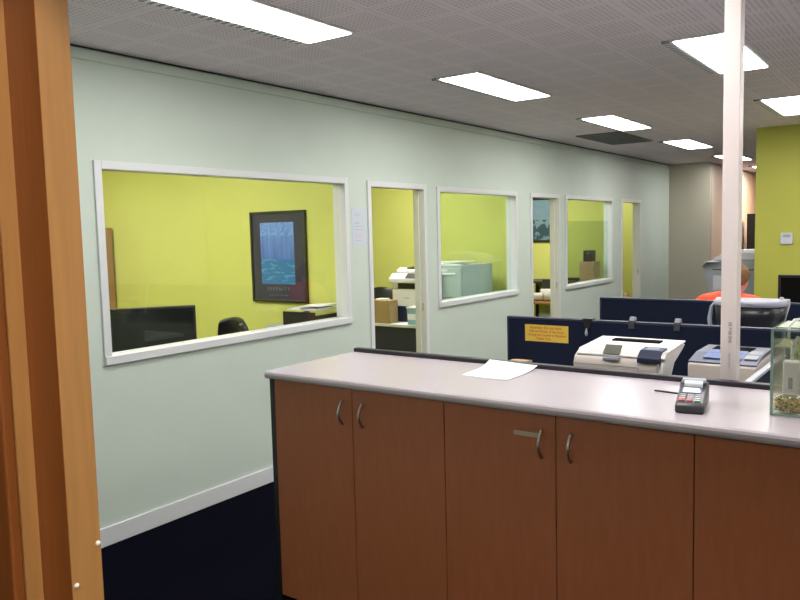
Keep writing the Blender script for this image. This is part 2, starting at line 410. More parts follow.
# ------------------------------------------------------------------ reception counter
CL, CRZ = (-2.369, 2.28, 0), -.0085
t = thing('worktop', 'long pinkish grey laminate worktop on top of the wooden cabinets', 'worktop', CL, CRZ)
L = 2.80
pts = [(.0, 1.078), (.004, 1.070), (.012, 1.067), (.604, 1.067), (.604, 1.1), (.014, 1.1), (.004, 1.096), (.0, 1.088)]
MB().prism(pts, 'x', 0, L).obj('slab', TOP, t)
def bow(x, z0, z1, y=.0):
    n = 12; p = []
    for k in range(n+1):
        a = k/n; p.append((x, y-.004-.026*math.sin(PI*a), z0+(z1-z0)*a))
    return p
seams = [.033, .470, .906, 1.345, 1.788, 2.23, 2.67]
ulab = ['cherry cabinet at the free end of the counter, beside the mint wall', 'cherry cabinet in the middle of the counter with a label strip by its handle',
        'cherry cabinet at the cut end of the counter, below the fish tank']
for i in range(3):
    a, mdl, e = seams[2*i:2*i+3]
    t = thing('cabinet', ulab[i], 'cabinet', CL, CRZ, 'counter cabinets'); y0 = .022
    b = MB(); b.box(a+.002, e-.002, y0+.019, .585, .105, 1.0665); b.obj('body', CHERRY2, t)
    for k, (p, q) in enumerate(((a, mdl), (mdl, e))):
        d = MB().box(p+.0018, q-.0018, y0, y0+.018,   .098, 1.0635, .0012, 1).obj('door', CHERRY, t)
        hx = q-.05 if k == 0 else p+.055
        MB().tube(bow(hx, .918, 1.014, y0), [.0055]+[.0048]*11+[.0055], 8).obj('handle', STEEL, d)
        if i == 1 and k == 0:
            s = MB().box(hx-.105, hx-.008, y0-.0006, y0-.0001, .982, .998).obj('label_strip', mat('label_strip', (.42, .33, .25), .3), d)
    box('plinth', ALU, a+.05 if i == 0 else a+.001, e-.001, y0+.06, y0+.075, .0, .1, t)
    if i == 0: box('end_panel', BLACK, .006, a-.001, y0+.002, .59, .0, 1.0665, t)
t = thing('low_screen', 'low dark panel edging the back of the counter worktop', 'screen', (-2.364, 2.885, 0), CRZ)
box('panel_board', NAVY, .0, 2.79, .004, .034, .03, 1.098, t); box('top_cap', DARK, 0, 2.79, .0, .038, 1.0985, 1.118, t, .004)
box('foot_rail', DARK, 0, 2.79, .002, .036, 0, .0295, t)

# paper on the counter, lifted at its far corner
b = MB(); n = 8; A = [(-1.575, 2.600), (-1.352, 2.583), (-1.358, 2.862), (-1.588, 2.868)]
g = []
for j in range(n+1):
    row = []
    for i in range(n+1):
        u, v = i/n, j/n
        x = (1-v)*((1-u)*A[0][0]+u*A[1][0])+v*((1-u)*A[3][0]+u*A[2][0]); y = (1-v)*((1-u)*A[0][1]+u*A[1][1])+v*((1-u)*A[3][1]+u*A[2][1])
        row.append(b.bm.verts.new((x, y, 1.1012+.022*max(0, v-.55)**2/.2*(1.0-.4*u)+.004*max(0, u-.6))))
    g.append(row)
for j in range(n):
    for i in range(n): b.bm.faces.new((g[j][i], g[j][i+1], g[j+1][i+1], g[j+1][i])).smooth = True
o = b.obj('paper_sheet', PAPER); md = o.modifiers.new('t', 'SOLIDIFY'); md.thickness = .0008; md.offset = 0
tag(o, 'white paper sheet lying on the counter worktop', 'paper')

# card payment terminal
t = thing('card_terminal', 'dark grey card payment terminal with coloured keys on the worktop', 'card terminal', (-.622, 2.385, 1.1008), .17)
prof = [(0, .004), (.004, 0), (.20, 0), (.215, .006), (.222, .040), (.205, .066), (.165, .068), (.140, .054), (.02, .032), (.002, .024)]
b = MB(); b.prism(prof, 'x', -.040, .040, .006, 3)
o = b.obj('body', mat('terminal_shell', (.045, .047, .05), .35), t)
for f_ in o.data.polygons: f_.use_smooth = True
def slope(y): return .032+(y-.02)*(.022/.12)
ang = math.atan2(.022, .12)
MB().box(-.030, .026, 0, .050, .0, .0025, .002).obj('display_bezel', mat('terminal_blue', (.10, .11, .28), .3), t, (0, .090, slope(.09)), (ang, 0, 0))
MB().box(-.026, .018, .006, .044, .0026, .0032).obj('display', LCD, t, (0, .090, slope(.09)), (ang, 0, 0))
for r in range(4):
    for k in range(3):
        M = GREYBTN if r else (REDBTN, REDBTN, GRNBTN)[k]
        MB().box(-.0085, .0085, -.0052, .0052, 0, .004, .0015).obj('key', M, t, (-.0235+k*.0215, .032+r*.0148, slope(.032+r*.0148)-.0006), (ang, 0, 0))
MB().prism([(.150, .068), (.196, .068), (.190, .078), (.158, .078)], 'x', -.034, .034, .003).obj('printer_lid', GREYP, t)
MB().prism([(.141, .0565), (.149, .068), (.152, .076), (.143, .066)], 'x', -.026, .026).obj('receipt', PAPER, t)
MB().tube([(-.02, .20, .012), (-.03, .226, .010), (-.05, .262, .006), (-.085, .285, .004), (-.13, .30, .004)], .0035).obj('cable', BLACK, t)

t.scale = (1.08, 1, 1)
# ------------------------------------------------------------------ fish tank
TX, TY, TW, TD, TH = -.412, 2.488, .42, .205, .262
t = thing('fish_tank', 'small glass fish tank on the counter at the frame edge', 'fish tank', (TX, TY, 1.1008), CRZ)
g_ = .005
MB().box(0, TW, 0, TD, 0, g_).obj('base_pane', TANKE, t)
for nm, q in (('front_pane', (0, TW, 0, g_)), ('back_pane', (0, TW, TD-g_, TD)), ('side_pane', (0, g_, g_+.0003, TD-g_-.0003)), ('side_pane', (TW-g_, TW, g_+.0003, TD-g_-.0003))):
    MB().box(*q, g_+.0003, TH).obj(nm, TANKG, t)
b = MB()
for x in (0.0005, TW-.0045):
    for y in (0.0005, TD-.0045): b.box(x-.0015, x+.0055, y-.0015, y+.0055, .0, TH)
b.box(-.001, TW+.001, -.001, .0, TH-.004, TH+.001); b.box(-.001, .0, 0, TD, TH-.004, TH+.001); b.box(-.001, TW+.001, -.001, .0, 0, .004); b.box(-.001, 0, 0, TD, 0, .004)
b.obj('glass_edge', TANKE, t)
MB().box(.012, TW-.012, .03, TD-.008, TH+.001, TH+.006, .001).obj('lid', mat('lid_glass', (.62, .68, .60), .15), t)
w = MB().box(TX+g_+.002, TX+TW-g_-.002, TY+g_+.0005, TY+TD-g_-.004, 1.169, 1.310).obj('tank_water', WATER)
tag(w, 'pale yellowish water filling the fish tank', 'water', kind='stuff')
b = MB()
for k in range(2600):
    front = k < 1500
    x = TX+.012+random.random()*(TW-.024); y = TY+(.011+.02*random.random() if front else .012+random.random()*(TD-.028))
    z = 1.1115+random.random()*(.044+.010*math.sin(x*40)); r = .0028+.0026*random.random()
    vs = bmesh.ops.create_icosphere(b.bm, subdivisions=1, radius=r)['verts']
    sc = [random.uniform(.7, 1.3) for _ in 'xyz']; b._new(vs, random.choice((0, 0, 1, 1, 2)))
    for v in vs: v.co = Vector((x+v.co.x*sc[0], y+v.co.y*sc[1], z+v.co.z*sc[2]*.8))
tag(b.obj('tank_gravel', STONE), 'tan and brown gravel on the bottom of the fish tank', 'gravel', kind='stuff')
t = thing('tank_filter', 'white upright filter box inside the fish tank', 'filter', (TX+.050, TY+.045, 1.155))
MB().box(-.022, .022, -.016, .020, 0, .110, .006, 3).obj('filter_box', PALE, t)
MB().box(-.006, .006, -.0172, -.0161, .025, .060, .0004).obj('flow_mark', GREYP, t)
MB().tube([(.0, .006, .108), (.0, .008, .15), (.012, .03, .18)], .005).obj('outlet_pipe', PALE, t)
for k, (dx, dy, h_) in enumerate(((.052, .13, .165), (.115, .10, .17), (.165, .06, .15), (.24, .11, .16), (.32, .08, .15))):
    lab = ['pale green weed behind the white filter in the tank', 'pale green weed just right of the white tank filter', 'shorter pale weed at the tank front, second right of the filter',
           'pale green weed in the middle of the tank', 'pale green weed at the far side of the tank'][k]
    b = MB()
    for s_ in range(6):
        x = random.uniform(-.014, .014); y = random.uniform(-.014, .014); p = []
        for q in range(8): p.append((x+.010*math.sin(q*.9+s_*2+k), y+.008*math.cos(q*.8+s_), h_*random.uniform(.96, 1.0)*q/7))
        b.tube(p, [.0030]*7+[.001], 5)
        for q in range(1, 7):
            c0 = Vector(p[q]); a = random.random()*6.28; d = Vector((math.cos(a), math.sin(a), .6))*.016
            sd = Vector((-math.sin(a), math.cos(a), 0))*.003
            b.quad(c0-sd, c0+d*.6-sd*1.2, c0+d, c0+sd)
    tag(b.obj('aquatic_plant', WEED, None, (TX+dx, TY+dy, 1.152)), lab, 'plant', 'weeds in the fish tank')
t = thing('rock_ornament', 'small dark rounded rock on the tank gravel right of the filter', 'rock', (TX+.105, TY+.035, 1.150))
b = MB(); b.ball((0, 0, .014), .017, (1, .8, .95)); b.ball((.014, .004, .008), .011); b.obj('rock', mat('dark_rock', (.03, .05, .05), .6, noise=.4, nscale=60), t)
t = thing('air_hose', 'thin white hose looping over the fish tank rim', 'hose', (0, 0, 0))
MB().tube([(TX+.045, TY+.018, 1.335), (TX+.045, TY+.018, 1.372), (TX+.055, TY+.05, 1.389), (TX+.075, TY+.08, 1.391), (TX+.11, TY+.09, 1.385), (TX+.17, TY+.07, 1.3738)], .004).obj('hose', PALE, t)
t = thing('feeder_tub', 'purple plastic tub standing on the fish tank lid', 'tub', (TX+.10, TY+.145, 1.1008+TH+.007))
MB().tube([(0, 0, 0), (0, 0, .002), (0, 0, .014), (0, 0, .018)], [.030, .036, .038, .034], 20).obj('tub_body', PURPLE, t)
MB().tube([(0, 0, .0181), (0, 0, .023), (0, 0, .026)], [.037, .037, .030], 20).obj('tub_lid', mat('purple_lid', (.33, .10, .48), .3), t)

# ------------------------------------------------------------------ white post behind the counter
t = thing('post', 'slim white square post rising from behind the counter to the ceiling', 'post', (-.648, 3.055, 0), -.02)
MB().box(-.029, .029, -.029, .029, .012, HT-.001, .003).obj('shaft', POSTW, t)
MB().box(-.055, .055, -.055, .055, 0, .0119, .002).obj('base_plate', POSTW, t)
text('printed_marking', 'SHS 50 x 50', .016, mat('grey_print', (.22, .20, .24), .6), t, (.006, -.0297, 1.275), (PI/2, -PI/2, 0))
text('printed_marking', '3.0 x 2700', .013, mat('faint_print', (.60, .54, .55), .6), t, (.004, -.0297, 1.17), (PI/2, -PI/2, 0))

# ------------------------------------------------------------------ desks and navy screens
def desk(label, loc, w, d, h, top, legm, panel=None, rz=0):
    t = thing('desk', label, 'desk', loc, rz)
    MB().box(0, w, 0, d, h-.028, h, .003).obj('desktop', top, t)
    for x in (.03, w-.07):
        for y in (.04, d-.08): MB().box(x, x+.04, y, y+.04, 0, h-.0285, .002).obj('leg', legm, t)
    if panel: MB().box(.075, w-.075, .02, .036, .12, h-.03).obj('front_panel', panel, t)
    return t
DZ = .725
desk('grey desk behind the counter holding the two printers', (-1.95, 3.125, 0), 2.35, .70, DZ, LGREY, BLACK)
desk('grey desk between the navy screens under the silver-backed monitor', (-1.30, 4.05, 0), 1.7, .85, DZ, LGREY, BLACK)
desk('grey desk in front of the person in orange', (-2.05, 6.98, 0), 2.2, .75, DZ, LGREY, BLACK)
def navy_screen(label, x0, x1, y, z):
    t = thing('desk_screen', label, 'screen', (x0, y, 0), 0, 'navy desk screens'); w = x1-x0
    MB().box(.012, w-.012, .0, .036, .10, z-.012, .002).obj('fabric_panel', NAVY, t)
    b = MB(); b.box(0, .0118, -.002, .038, .0, z, .002); b.box(w-.0118, w, -.002, .038, 0, z, .002); b.box(.0118, w-.0118, -.002, .038, z-.0118, z, .002)
    b.obj('edge_trim', NAVYP, t)
    for x in (.25, w-.25): MB().box(x-.03, x+.03, -.10, .136, 0, .0995, .004).obj('foot', BLACK, t)
    return t
sc1 = navy_screen('front navy desk screen carrying the yellow notice', -2.030, .45, 3.88, 1.190)
sc2 = navy_screen('rear navy desk screen in front of the person in orange', -1.980, .50, 5.20, 1.190)
# bracket clips on the front screen
def clip(label, x):
    t = thing('screen_clip', label, 'clip', (x, 3.898, 1.190), 0, 'grey clips on the front screen')
    b = MB(); b.box(-.022, .022, -.026, .024, .001, .010, .002); b.box(-.022, .022, -.026, -.0215, -.05, .001, .001); b.obj('clip_body', mat('dark_clip', (.05, .05, .06), .5), t)
    MB().prism([(-.02, .010), (.024, .010), (.016, .034), (-.004, .040)], 'x', -.020, .020, .003).obj('clip_grip', GREYP, t); t.scale = (.68, 1, .68)
clip('grey clip on the front screen above the left printer', -1.305)
clip('grey clip on the front screen between printer and post', -1.075)
t = thing('clip_hook', 'black hook hanging over the front screen right of the yellow notice', 'hook', (-1.545, 3.898, 1.190))
b = MB(); b.box(-.028, .028, -.026, .024, .001, .006); b.prism([(-.028, .001), (.028, .001), (.012, -.045), (-.012, -.045)], 'y', -.0265, -.0225); b.obj('hook_body', BLACK, t)
MB().tube([(0, -.036, -.045), (0, -.036, -.07), (0, -.036, -.085)], [.004, .009, .006], 10).obj('hook_end', GREYP, t)
# yellow notice
t = thing('notice_label', 'yellow notice with red handwriting stuck on the front navy screen', 'notice', (-1.785, 3.8785, 1.102), 0)
MB().box(-.130, .130, -.0012, 0, -.047, .047).obj('label_sheet', SIGN, t)
for k, (ln, sz, dx) in enumerate((('Attention: Do not leave', .0225, -.005), ('Mail on Printer. It has to go', .021, .0), ('through the Counter to Reception', .0185, .004), ('Thank You', .0225, -.02))):
    text('lettering', ln, sz, REDINK, t, (dx, -.0016, .031-k*.0205), (PI/2, 0, 0), .0003, sx=.88)

# ------------------------------------------------------------------ laser printers
t = thing('printer', 'cream laser printer with a raised smoky flap, left of the post', 'printer', (-1.345, 3.20, DZ), 0)
w, d, h_ = .400, .36, .41
prof = [(-.00, 0), (.32, 0), (.30, h_-.30), (.15, h_-.22), (.14, h_-.11), (.19, h_-.055), (d-.04, h_-.012), (d, h_+.008), (d-.03, h_+.016), (.05, h_-.004), (.012, h_-.022), (0, h_-.05)]
o = MB().prism(prof, 'x', .0, w-.02, .012, 3).obj('body', CREAM, t)
MB().prism([(.0, .02), (.31, .02), (.29, h_-.30), (.145, h_-.22), (.135, h_-.11), (.185, h_-.055), (.315, h_-.012), (.355, h_+.006), (.32, h_+.014), (.06, h_-.006), (.02, h_-.03), (.004, h_-.07)], 'x', w-.02, w-.002, .004).obj('side_cover', PALE, t)
MB().prism([(.018, h_-.0275), (.05, h_-.0015), (d-.03, h_+.0185), (d-.03, h_+.026), (.04, h_+.009), (.012, h_-.012)], 'x', .015, w+.006, .003).obj('top_cover', PALE, t)
MB().prism([(.225, h_+.0185), (.275, h_+.0215), (.275, h_+.0285), (.225, h_+.0255)], 'x', .10, .32).obj('output_slot', SLOTB, t)
MB().box(  .135, .265, .262, .268, h_+.024, h_+.031, .002).obj('slot_roller', GREYP, t)
MB().prism([(.010, h_-.006), (.016, h_-.010), (.058, h_+.026), (.052, h_+.030)], 'x', .135, .21, .002).obj('output_flap', FLAPM, t)
MB().box(.14, .215, -.004, .02, h_-.032, h_-.022, .002).obj('flap_shadow_lip', GREYP, t)
MB().prism([(-.006, h_-.034), (.11, h_+.008), (.11, h_+.0215), (.038, h_+.0165), (-.006, h_-.012)], 'x', .292, .388, .003).obj('control_panel', NAVYP, t)
MB().prism([(.046, h_+.0168), (.096, h_+.0203), (.096, h_+.0218), (.046, h_+.0183)], 'x', .312, .368).obj('panel_display', PDISP, t)
MB().box(.325, .362, -.0012, .0, h_-.125, h_-.098).obj('badge', mat('badge', (.16, .09, .10), .4), t)
b = MB(); b.box(.0, .295, -.0008, 0, h_-.058, h_-.055); b.box(.296, .299, -.0008, 0, .06, h_-.055); b.box(.05, .35, -.0008, 0, .13, .134); b.obj('panel_seam', GREYP, t)
b = MB(); b.box(.0, w-.02, -.0, .001, 0, 0.0); b.bm.free()

t = thing('printer', 'low cream printer with a dark blue top, half behind the post', 'printer', (-.862, 3.27, DZ), 0)
w, d, h_ = .265, .36, .392
MB().box(.02, w-.03, .02, d-.01, 0, .27, .006).obj('paper_tray', NAVYP, t)
MB().prism([(.0, .272), (d, .272), (d, h_), (.10, h_), (.0, h_-.012)], 'x', 0, w, .008, 3).obj('body', CREAM, t)
MB().prism([(.006, h_-.0105), (.10, h_+.0005), (d-.01, h_+.0005), (d-.01, h_+.020), (.14, h_+.018), (.004, h_-.004)], 'x', .0, w+.003, .003).obj('top_cover', mat('slate_cover', (.10, .11, .17), .35), t)
MB().prism([(.045, h_+.007), (.20, h_+.0195), (.20, h_+.0225), (.045, h_+.010)], 'x', .05, .20).obj('output_deck', BLUEP, t)
MB().prism([(.205, h_+.0195), (.30, h_+.0205), (.30, h_+.024), (.205, h_+.023)], 'x', .05, .21).obj('output_slot', SLOTB, t)
MB().prism([(.06, h_+.009), (.22, h_+.0195), (.22, h_+.0225), (.06, h_+.012)], 'x', .208, .258).obj('control_panel', GREYP, t)
MB().box(.02, .026, -.001, 0, .30, .325).obj('door_catch', GREYP, t)
t = thing('divider_screen', 'short dark divider with silver top edge beside the right printer', 'screen', (-.578, 2.935, 0), CRZ)
MB().box(-.010, .010, .0, .80, DZ+.001, 1.082, .002).obj('fabric_panel', NAVY, t); MB().box(-.013, .013, -.002, .802, 1.0825, 1.096, .003).obj('top_cap', LGREY, t)
# cardboard box whose top shows over the counter
t = thing('cardboard_box', 'tan cardboard box standing behind the counter below the yellow notice', 'box', (-1.72, 3.42, DZ))
MB().box(-.045, .045, -.05, .05, 0, .298, .002).obj('box_body', CARD, t); MB().box(-.046, .046, -.018, .018, .2985, .301).obj('packing_tape', PINE, t)

# ------------------------------------------------------------------ monitors on the desks
t = thing('monitor', 'bulky monitor with silver rim seen from behind, right of the post', 'monitor', (-.880, 4.60, DZ), -.04)
MB().box(-.16, .16, -.10, .12, 0, .022, .008).obj('stand_base', GREYP, t)
MB().tube([(0, .0, .022), (0, .0, .15), (0, .02, .30)], [.05, .035, .035], 14).obj('stand_neck', GREYP, t)
RIMM = mat('silver_rim', (.33, .34, .40), .45)
def dloop(b, z, hw, yf, yb, n=26):
    r = [b.bm.verts.new((-hw, yf, z))]
    for k in range(n+1):
        a = PI+PI*k/n; cx, cy = math.cos(a), math.sin(a)
        r.append(b.bm.verts.new((hw*math.copysign(abs(cx)**.7, cx), (yf-.02)-(yf-.02-yb)*abs(cy)**.8, z)))
    r.append(b.bm.verts.new((hw, yf, z))); return r
def dshell(loops):
    b = MB(); L_ = [dloop(b, *q) for q in loops]
    for p, q in zip(L_, L_[1:]):
        for k in range(len(p)): b.bm.faces.new((p[k], p[(k+1) % len(p)], q[(k+1) % len(p)], q[k])).smooth = k not in (len(p)-1,)
    b.bm.faces.new(L_[0][::-1]); b.bm.faces.new(L_[-1]); bmesh.ops.recalc_face_normals(b.bm, faces=b.bm.faces[:]); return b
dshell([(.225, .11, .055, -.03), (.26, .135, .055, -.06), (.34, .160, .055, -.09), (.43, .178, .055, -.105), (.5, .186, .055, -.112)]).obj('rear_shell', mat('dark_shell', (.022, .022, .028), .28), t)
dshell([(.5005, .190, .06, -.116), (.508, .192, .06, -.120), (.524, .192, .06, -.118), (.532, .184, .06, -.108)]).obj('top_rim', RIMM, t)
MB().prism([(-.125, .22), (.125, .22), (.196, .50), (.196, .536), (-.196, .536), (-.196, .50)], 'y', .0605, .085, .006).obj('bezel', LGREY, t)
MB().prism([(-.105, .25), (.105, .25), (.165, .47), (.165, .50), (-.165, .50), (-.165, .47)], 'y', .0852, .087).obj('screen', GLOSSB, t)
MB().tube([(-.170, -.01, .522), (-.196, -.02, .49), (-.204, -.03, .42), (-.194, -.04, .34), (-.165, -.04, .25)], [.008, .011, .013, .012, .009], 8).obj('side_grip', RIMM, t)
MB().box(.150, .170, .03, .05, .5362, .548, .003).obj('power_button', LGREY, t)

t = thing('monitor', 'black flat monitor in front of the lime green wall', 'monitor', (-.895, 7.30, DZ), .0)
MB().box(-.11, .11, -.08, .08, 0, .015, .006).obj('stand_base', BLACK, t)
MB().box(-.03, .03, .0, .03, .015, .25, .004).obj('stand_neck', BLACK, t)
MB().box(-.265, .265, -.035, .0, .17, .515, .008).obj('casing', BLACK, t); MB().box(-.24, .24, -.0365, -.0352, .195, .490).obj('screen', SLOTB, t)

# ------------------------------------------------------------------ thermostat and notice on the walls
t = thing('thermostat', 'small white thermostat on the lime green wall', 'thermostat', (-1.335, 8.854, 1.527))
MB().box(-.058, .058, -.024, -.0, -.06, .06, .006).obj('case', LGREY, t); MB().box(-.036, .036, -.0255, -.0242, .012, .042).obj('display', GREYP, t)
t = thing('wall_notice', 'white printed notice on the mint wall between window and doorway', 'notice', (XL+.0012, 4.645, 1.735), 0)
MB().box(0, .001, -.092, .092, -.145, .145).obj('notice_sheet', mat('notice_paper', (.60, .66, .71), .6), t)
b = MB()
for (y0, y1, z0, z1, mi) in ((-.06, .03, .100, .106, 0), (-.06, .02, .086, .094, 0), (.04, .07, .055, .07, 0), (-.055, .02, .025, .045, 0), (-.055, .06, .005, .02, 0), (-.055, .06, -.02, -.005, 0), (-.055, .05, -.075, -.035, 1), (-.055, .045, -.105, -.095, 0)):
    n = max(1, int((z1-z0)/.008))
    for k in range(n): b.box(.0011, .0013, y0, y1-random.random()*.02, z0+k*.008, z0+k*.008+.0045, mi=mi)
b.obj('printed_lines', [PAPERB, PAPERR], t)

# ------------------------------------------------------------------ office behind the large window
t = thing('framed_poster', 'black framed poster of a blue forest over ice on the yellow wall', 'poster', (-4.562, 4.6195, 1.122))
w, h_ = .645, .77
b = MB(); b.box(-w/2, -w/2+.022, -.022, 0, 0, h_, .003); b.box(w/2-.022, w/2, -.022, 0, 0, h_, .003); b.box(-w/2+.022, w/2-.022, -.022, 0, 0, .022, .003); b.box(-w/2+.022, w/2-.022, -.022, 0, h_-.022, h_, .003)
b.obj('frame', BLACK, t)
MB().box(-w/2+.021, w/2-.021, -.012, -.002, .021, h_-.021).obj('mount', mat('charcoal_mount', (.032, .032, .08), .25), t)
MB().box(-.205, .185, -.0005, .0, 0, .52).obj('picture', poster_mat(), t, (0, -.0122, .155))
text('caption', 'S E R E N I T Y', .042, mat('poster_text', (.15, .16, .26), .5), t, (-.01, -.0126, .112), (PI/2, 0, 0))
text('caption', 'the quiet water holds the light', .018, mat('poster_text', (.12, .13, .22), .5), t, (-.01, -.0126, .062), (PI/2, 0, 0))
t = thing('cupboard', 'tall oak cupboard at the far left of the yellow office', 'cupboard', (-7.53, 4.10, 0))
MB().box(0, .63, .02, .50, 0, 1.81, .003).obj('body', OAK, t)
MB().box(.003, .312, .0, .019, .06, 1.80, .002).obj('door', OAK, t); MB().box(.318, .627, .0, .019, .06, 1.80, .002).obj('door', OAK, t)
desk('office desk under the black monitor behind the large window', (-5.35, 2.60, 0), 1.35, .75, DZ, LGREY, BLACK)
t = thing('monitor', 'black glossy monitor behind the lower left of the large window', 'monitor', (-4.285, 3.13, DZ), .905)
# built across local x, facing -y
MB().box(-.13, .13, -.09, .09, 0, .014, .006).obj('stand_base', BLACK, t); MB().box(-.03, .03, .02, .05, .014, .30, .004).obj('stand_neck', BLACK, t)
MB().box(-.275, .275, -.02, .02, .13, .505, .007).obj('casing', BLACK, t); MB().box(-.258, .258, -.0215, -.0202, .150, .488).obj('screen', GLOSSB, t)
def chair(label, loc, rz, back=.42):
    t = thing('office_chair', label, 'chair', loc, rz)
    b = MB()
    for k in range(5):
        a = 2*PI*k/5; b.tube([(0, 0, .10), (.29*math.cos(a), .29*math.sin(a), .07)], [.022, .014], 8)
    b.obj('star_base', BLACK, t)
    for k in range(5):
        a = 2*PI*k/5; MB().tube([(.29*math.cos(a)-.012*math.sin(a), .29*math.sin(a)+.012*math.cos(a), .032), (.29*math.cos(a)+.012*math.sin(a), .29*math.sin(a)-.012*math.cos(a), .032)], .031, 12).obj('castor', BLACK, t)
    MB().tube([(0, 0, .09), (0, 0, .41)], .028, 12).obj('gas_column', BLACK, t)
    MB().box(-.24, .24, -.22, .24, .412, .485, .03, 4).obj('seat', BLACK, t)
    MB().box(-.03, .03, -.30, -.262, .40, .80, .01).obj('back_stem', BLACK, t)
    b = MB(); rows = []
    for j in range(9):
        v = j/8; r_ = []
        hw = .215*(1-.35*max(0, v-.6)**2/.16) if v > .6 else .20+.015*v/.6
        for i in range(9):
            u = i/8*2-1; r_.append(b.bm.verts.new((u*hw, -.262+.05*u*u-.03*math.sin(v*PI)+.0, .54+back*v-.05*v*v*u*u)))
        rows.append(r_)
    for p, q in zip(rows, rows[1:]):
        for i in range(8): b.bm.faces.new((p[i], p[i+1], q[i+1], q[i])).smooth = True
    o = b.obj('backrest', BLACK, t); md = o.modifiers.new('s', 'SOLIDIFY'); md.thickness = .055; md.offset = 1
    md = o.modifiers.new('b', 'BEVEL'); md.width = .02; md.segments = 3
    return t
chair('black office chair behind the middle of the large window', (-4.63, 3.84, 0), PI*.95, .50)
t = thing('side_cabinet', 'low grey cabinet under the black tray in the window corner', 'cabinet', (-4.32, 4.18, 0))
MB().box(0, .46, .02, .42, 0, .985, .004).obj('body', CABM, t); MB().box(.005, .455, .0, .019, .04, .975, .003).obj('door', CABF, t)
t = thing('document_tray', 'black document tray heaped with papers at the right of the large window', 'tray', (-4.02, 4.41, .9856), .06)
b = MB(); b.box(-.16, .16, -.16, .16, 0, .006); b.box(-.16, .16, -.16, -.152, .006, .085); b.box(-.16, -.152, -.152, .16, .006, .085); b.box(.152, .16, -.152, .16, .006, .085); b.box(-.16, .16, -.165, -.160, .01, .112, .002)
b.obj('tray_body', BLACK, t)
for k, (dx, dy, dz, rz, tilt) in enumerate(((.0, 0, .122, .05, .0), (.03, .01, .132, -.12, .0), (.05, -.01, .1505, .22, -.05))):
    lab = ['white papers at the bottom of the heap on the black tray', 'white papers in the middle of the heap on the black tray', 'tilted white papers topmost on the black tray'][k]
    o = MB().box(-.14+.03*k, .14, -.13, .13, -.004, .004).obj('paper_stack', PAPER, None, (-4.025+dx*.8, 4.41+dy, .9856+dz), (0, tilt, rz)); tag(o, lab, 'papers', 'papers on the black tray')

# ------------------------------------------------------------------ office behind the first doorway
t = desk('white topped desk with a dark front panel in the first doorway', (-5.35, 6.14, 0), 1.50, .505, .765, PALE, None)
MB().box(.0, 1.50, .012, .03, .02, .7365).obj('front_panel', mat('charcoal_panel', (.04, .043, .07), .6), t)
t = thing('carton', 'brown carton on the white desk inside the first doorway', 'box', (-4.675, 6.225, .7658), 0)
MB().box(-.150, .122, -.075, .075, 0, .235, .003).obj('carton_body', CARD, t); MB().box(-.06, .06, -.06, .02, .2352, .252, .003).obj('loose_wrapping', PAPER, t)
t = thing('copier', 'white multifunction copier on the desk inside the first doorway', 'copier', (-4.45, 6.47, .7658), 0)
MB().box(-.21, .21, -.14, .22, .0, .16, .01).obj('paper_drawer', NAVYP, t)
MB().box(-.21, .21, -.15, .22, .162, .34, .012).obj('body', PALE, t)
MB().box(-.19, .19, -.12, .20, .342, .40, .006).obj('output_bay', BLACK, t)
MB().box(-.21, -.15, -.13, .2, .342, .40, .004).obj('bay_pillar', PALE, t)
MB().prism([(-.20, .415), (-.17, .402), (.22, .402), (.22, .50), (-.12, .50), (-.20, .45)], 'x', -.225, .225, .008).obj('scanner', PALE, t)
MB().prism([(-.10, .5005), (.20, .5005), (.20, .545), (-.02, .56), (-.10, .53)], 'x', -.18, .20, .008).obj('document_feeder', PALE, t)
MB().prism([(-.196, .4535), (-.125, .4985), (-.122, .504), (-.20, .459)], 'x', -.02, .19, .002).obj('control_panel', BLACK, t)
MB().prism([(-.07, .5485), (.12, .5585), (.12, .570), (-.07, .558)], 'x', -.06, .18, .003).obj('feed_tray', BLACK, t)
MB().box(-.05, .01, -.153, -.1505, .245, .255).obj('status_light', TEAL, t)
t.scale = (1, .78, 1)
t = thing('plastic_tub', 'pale blue plastic tub on the white desk beside the copier', 'tub', (-4.285, 6.225, .7658), 0)
MB().prism([(-.055, 0), (.055, 0), (.065, .16), (-.065, .16)], 'y', -.06, .06, .006).obj('tub_body', TEAL, t); MB().box(-.07, .07, -.065, .065, .1605, .18, .006).obj('tub_lid', PALE, t)
MB().box(-.055, .055, -.0605, -.058, .05, .11, .002).obj('tub_label', PAPER, t)
o = MB().box(-.085, .085, -.04, .04, 0, .004).obj('paper_sheet', PAPER, None, (-4.46, 6.200, .7662), (0, 0, .03)); tag(o, 'white paper at the desk edge in front of the copier', 'paper')
chair('black office chair behind the carton in the first doorway', (-5.17, 7.10, 0), .1, .54)
b = None
t = thing('filing_cabinet', 'grey green filing cabinet behind the second window', 'cabinet', (-4.47, 6.66, 0))
MB().box(0, .47, .016, .66, 0, 1.335, .004).obj('body', CABM, t)
for k in range(4):
    z = .05+k*.318
    dr = MB().box(.012, .458, .0, .0155, z, z+.308, .003).obj('drawer', CABF, t)
    MB().box(.15, .40, -.012, -.0003, z+.235, z+.255, .003).obj('handle', PALE, dr); MB().box(.20, .30, -.002, -.0003, z+.268, z+.295).obj('label_holder', PALE, dr)
for k, (x, y, rz, tl, lab) in enumerate(((-4.28, 6.86, .3, .03, 'white papers lying on the filing cabinet'), (-4.22, 6.95, -.35, -.09, 'uppermost curled white papers on the filing cabinet'))):
    o = MB().box(-.15, .15, -.11, .11, 0, .010, .001).obj('paper_stack', PAPER, None, (x, y, 1.3365+k*.024), (0, tl*.4, rz)); tag(o, lab, 'papers', 'papers on the filing cabinet')

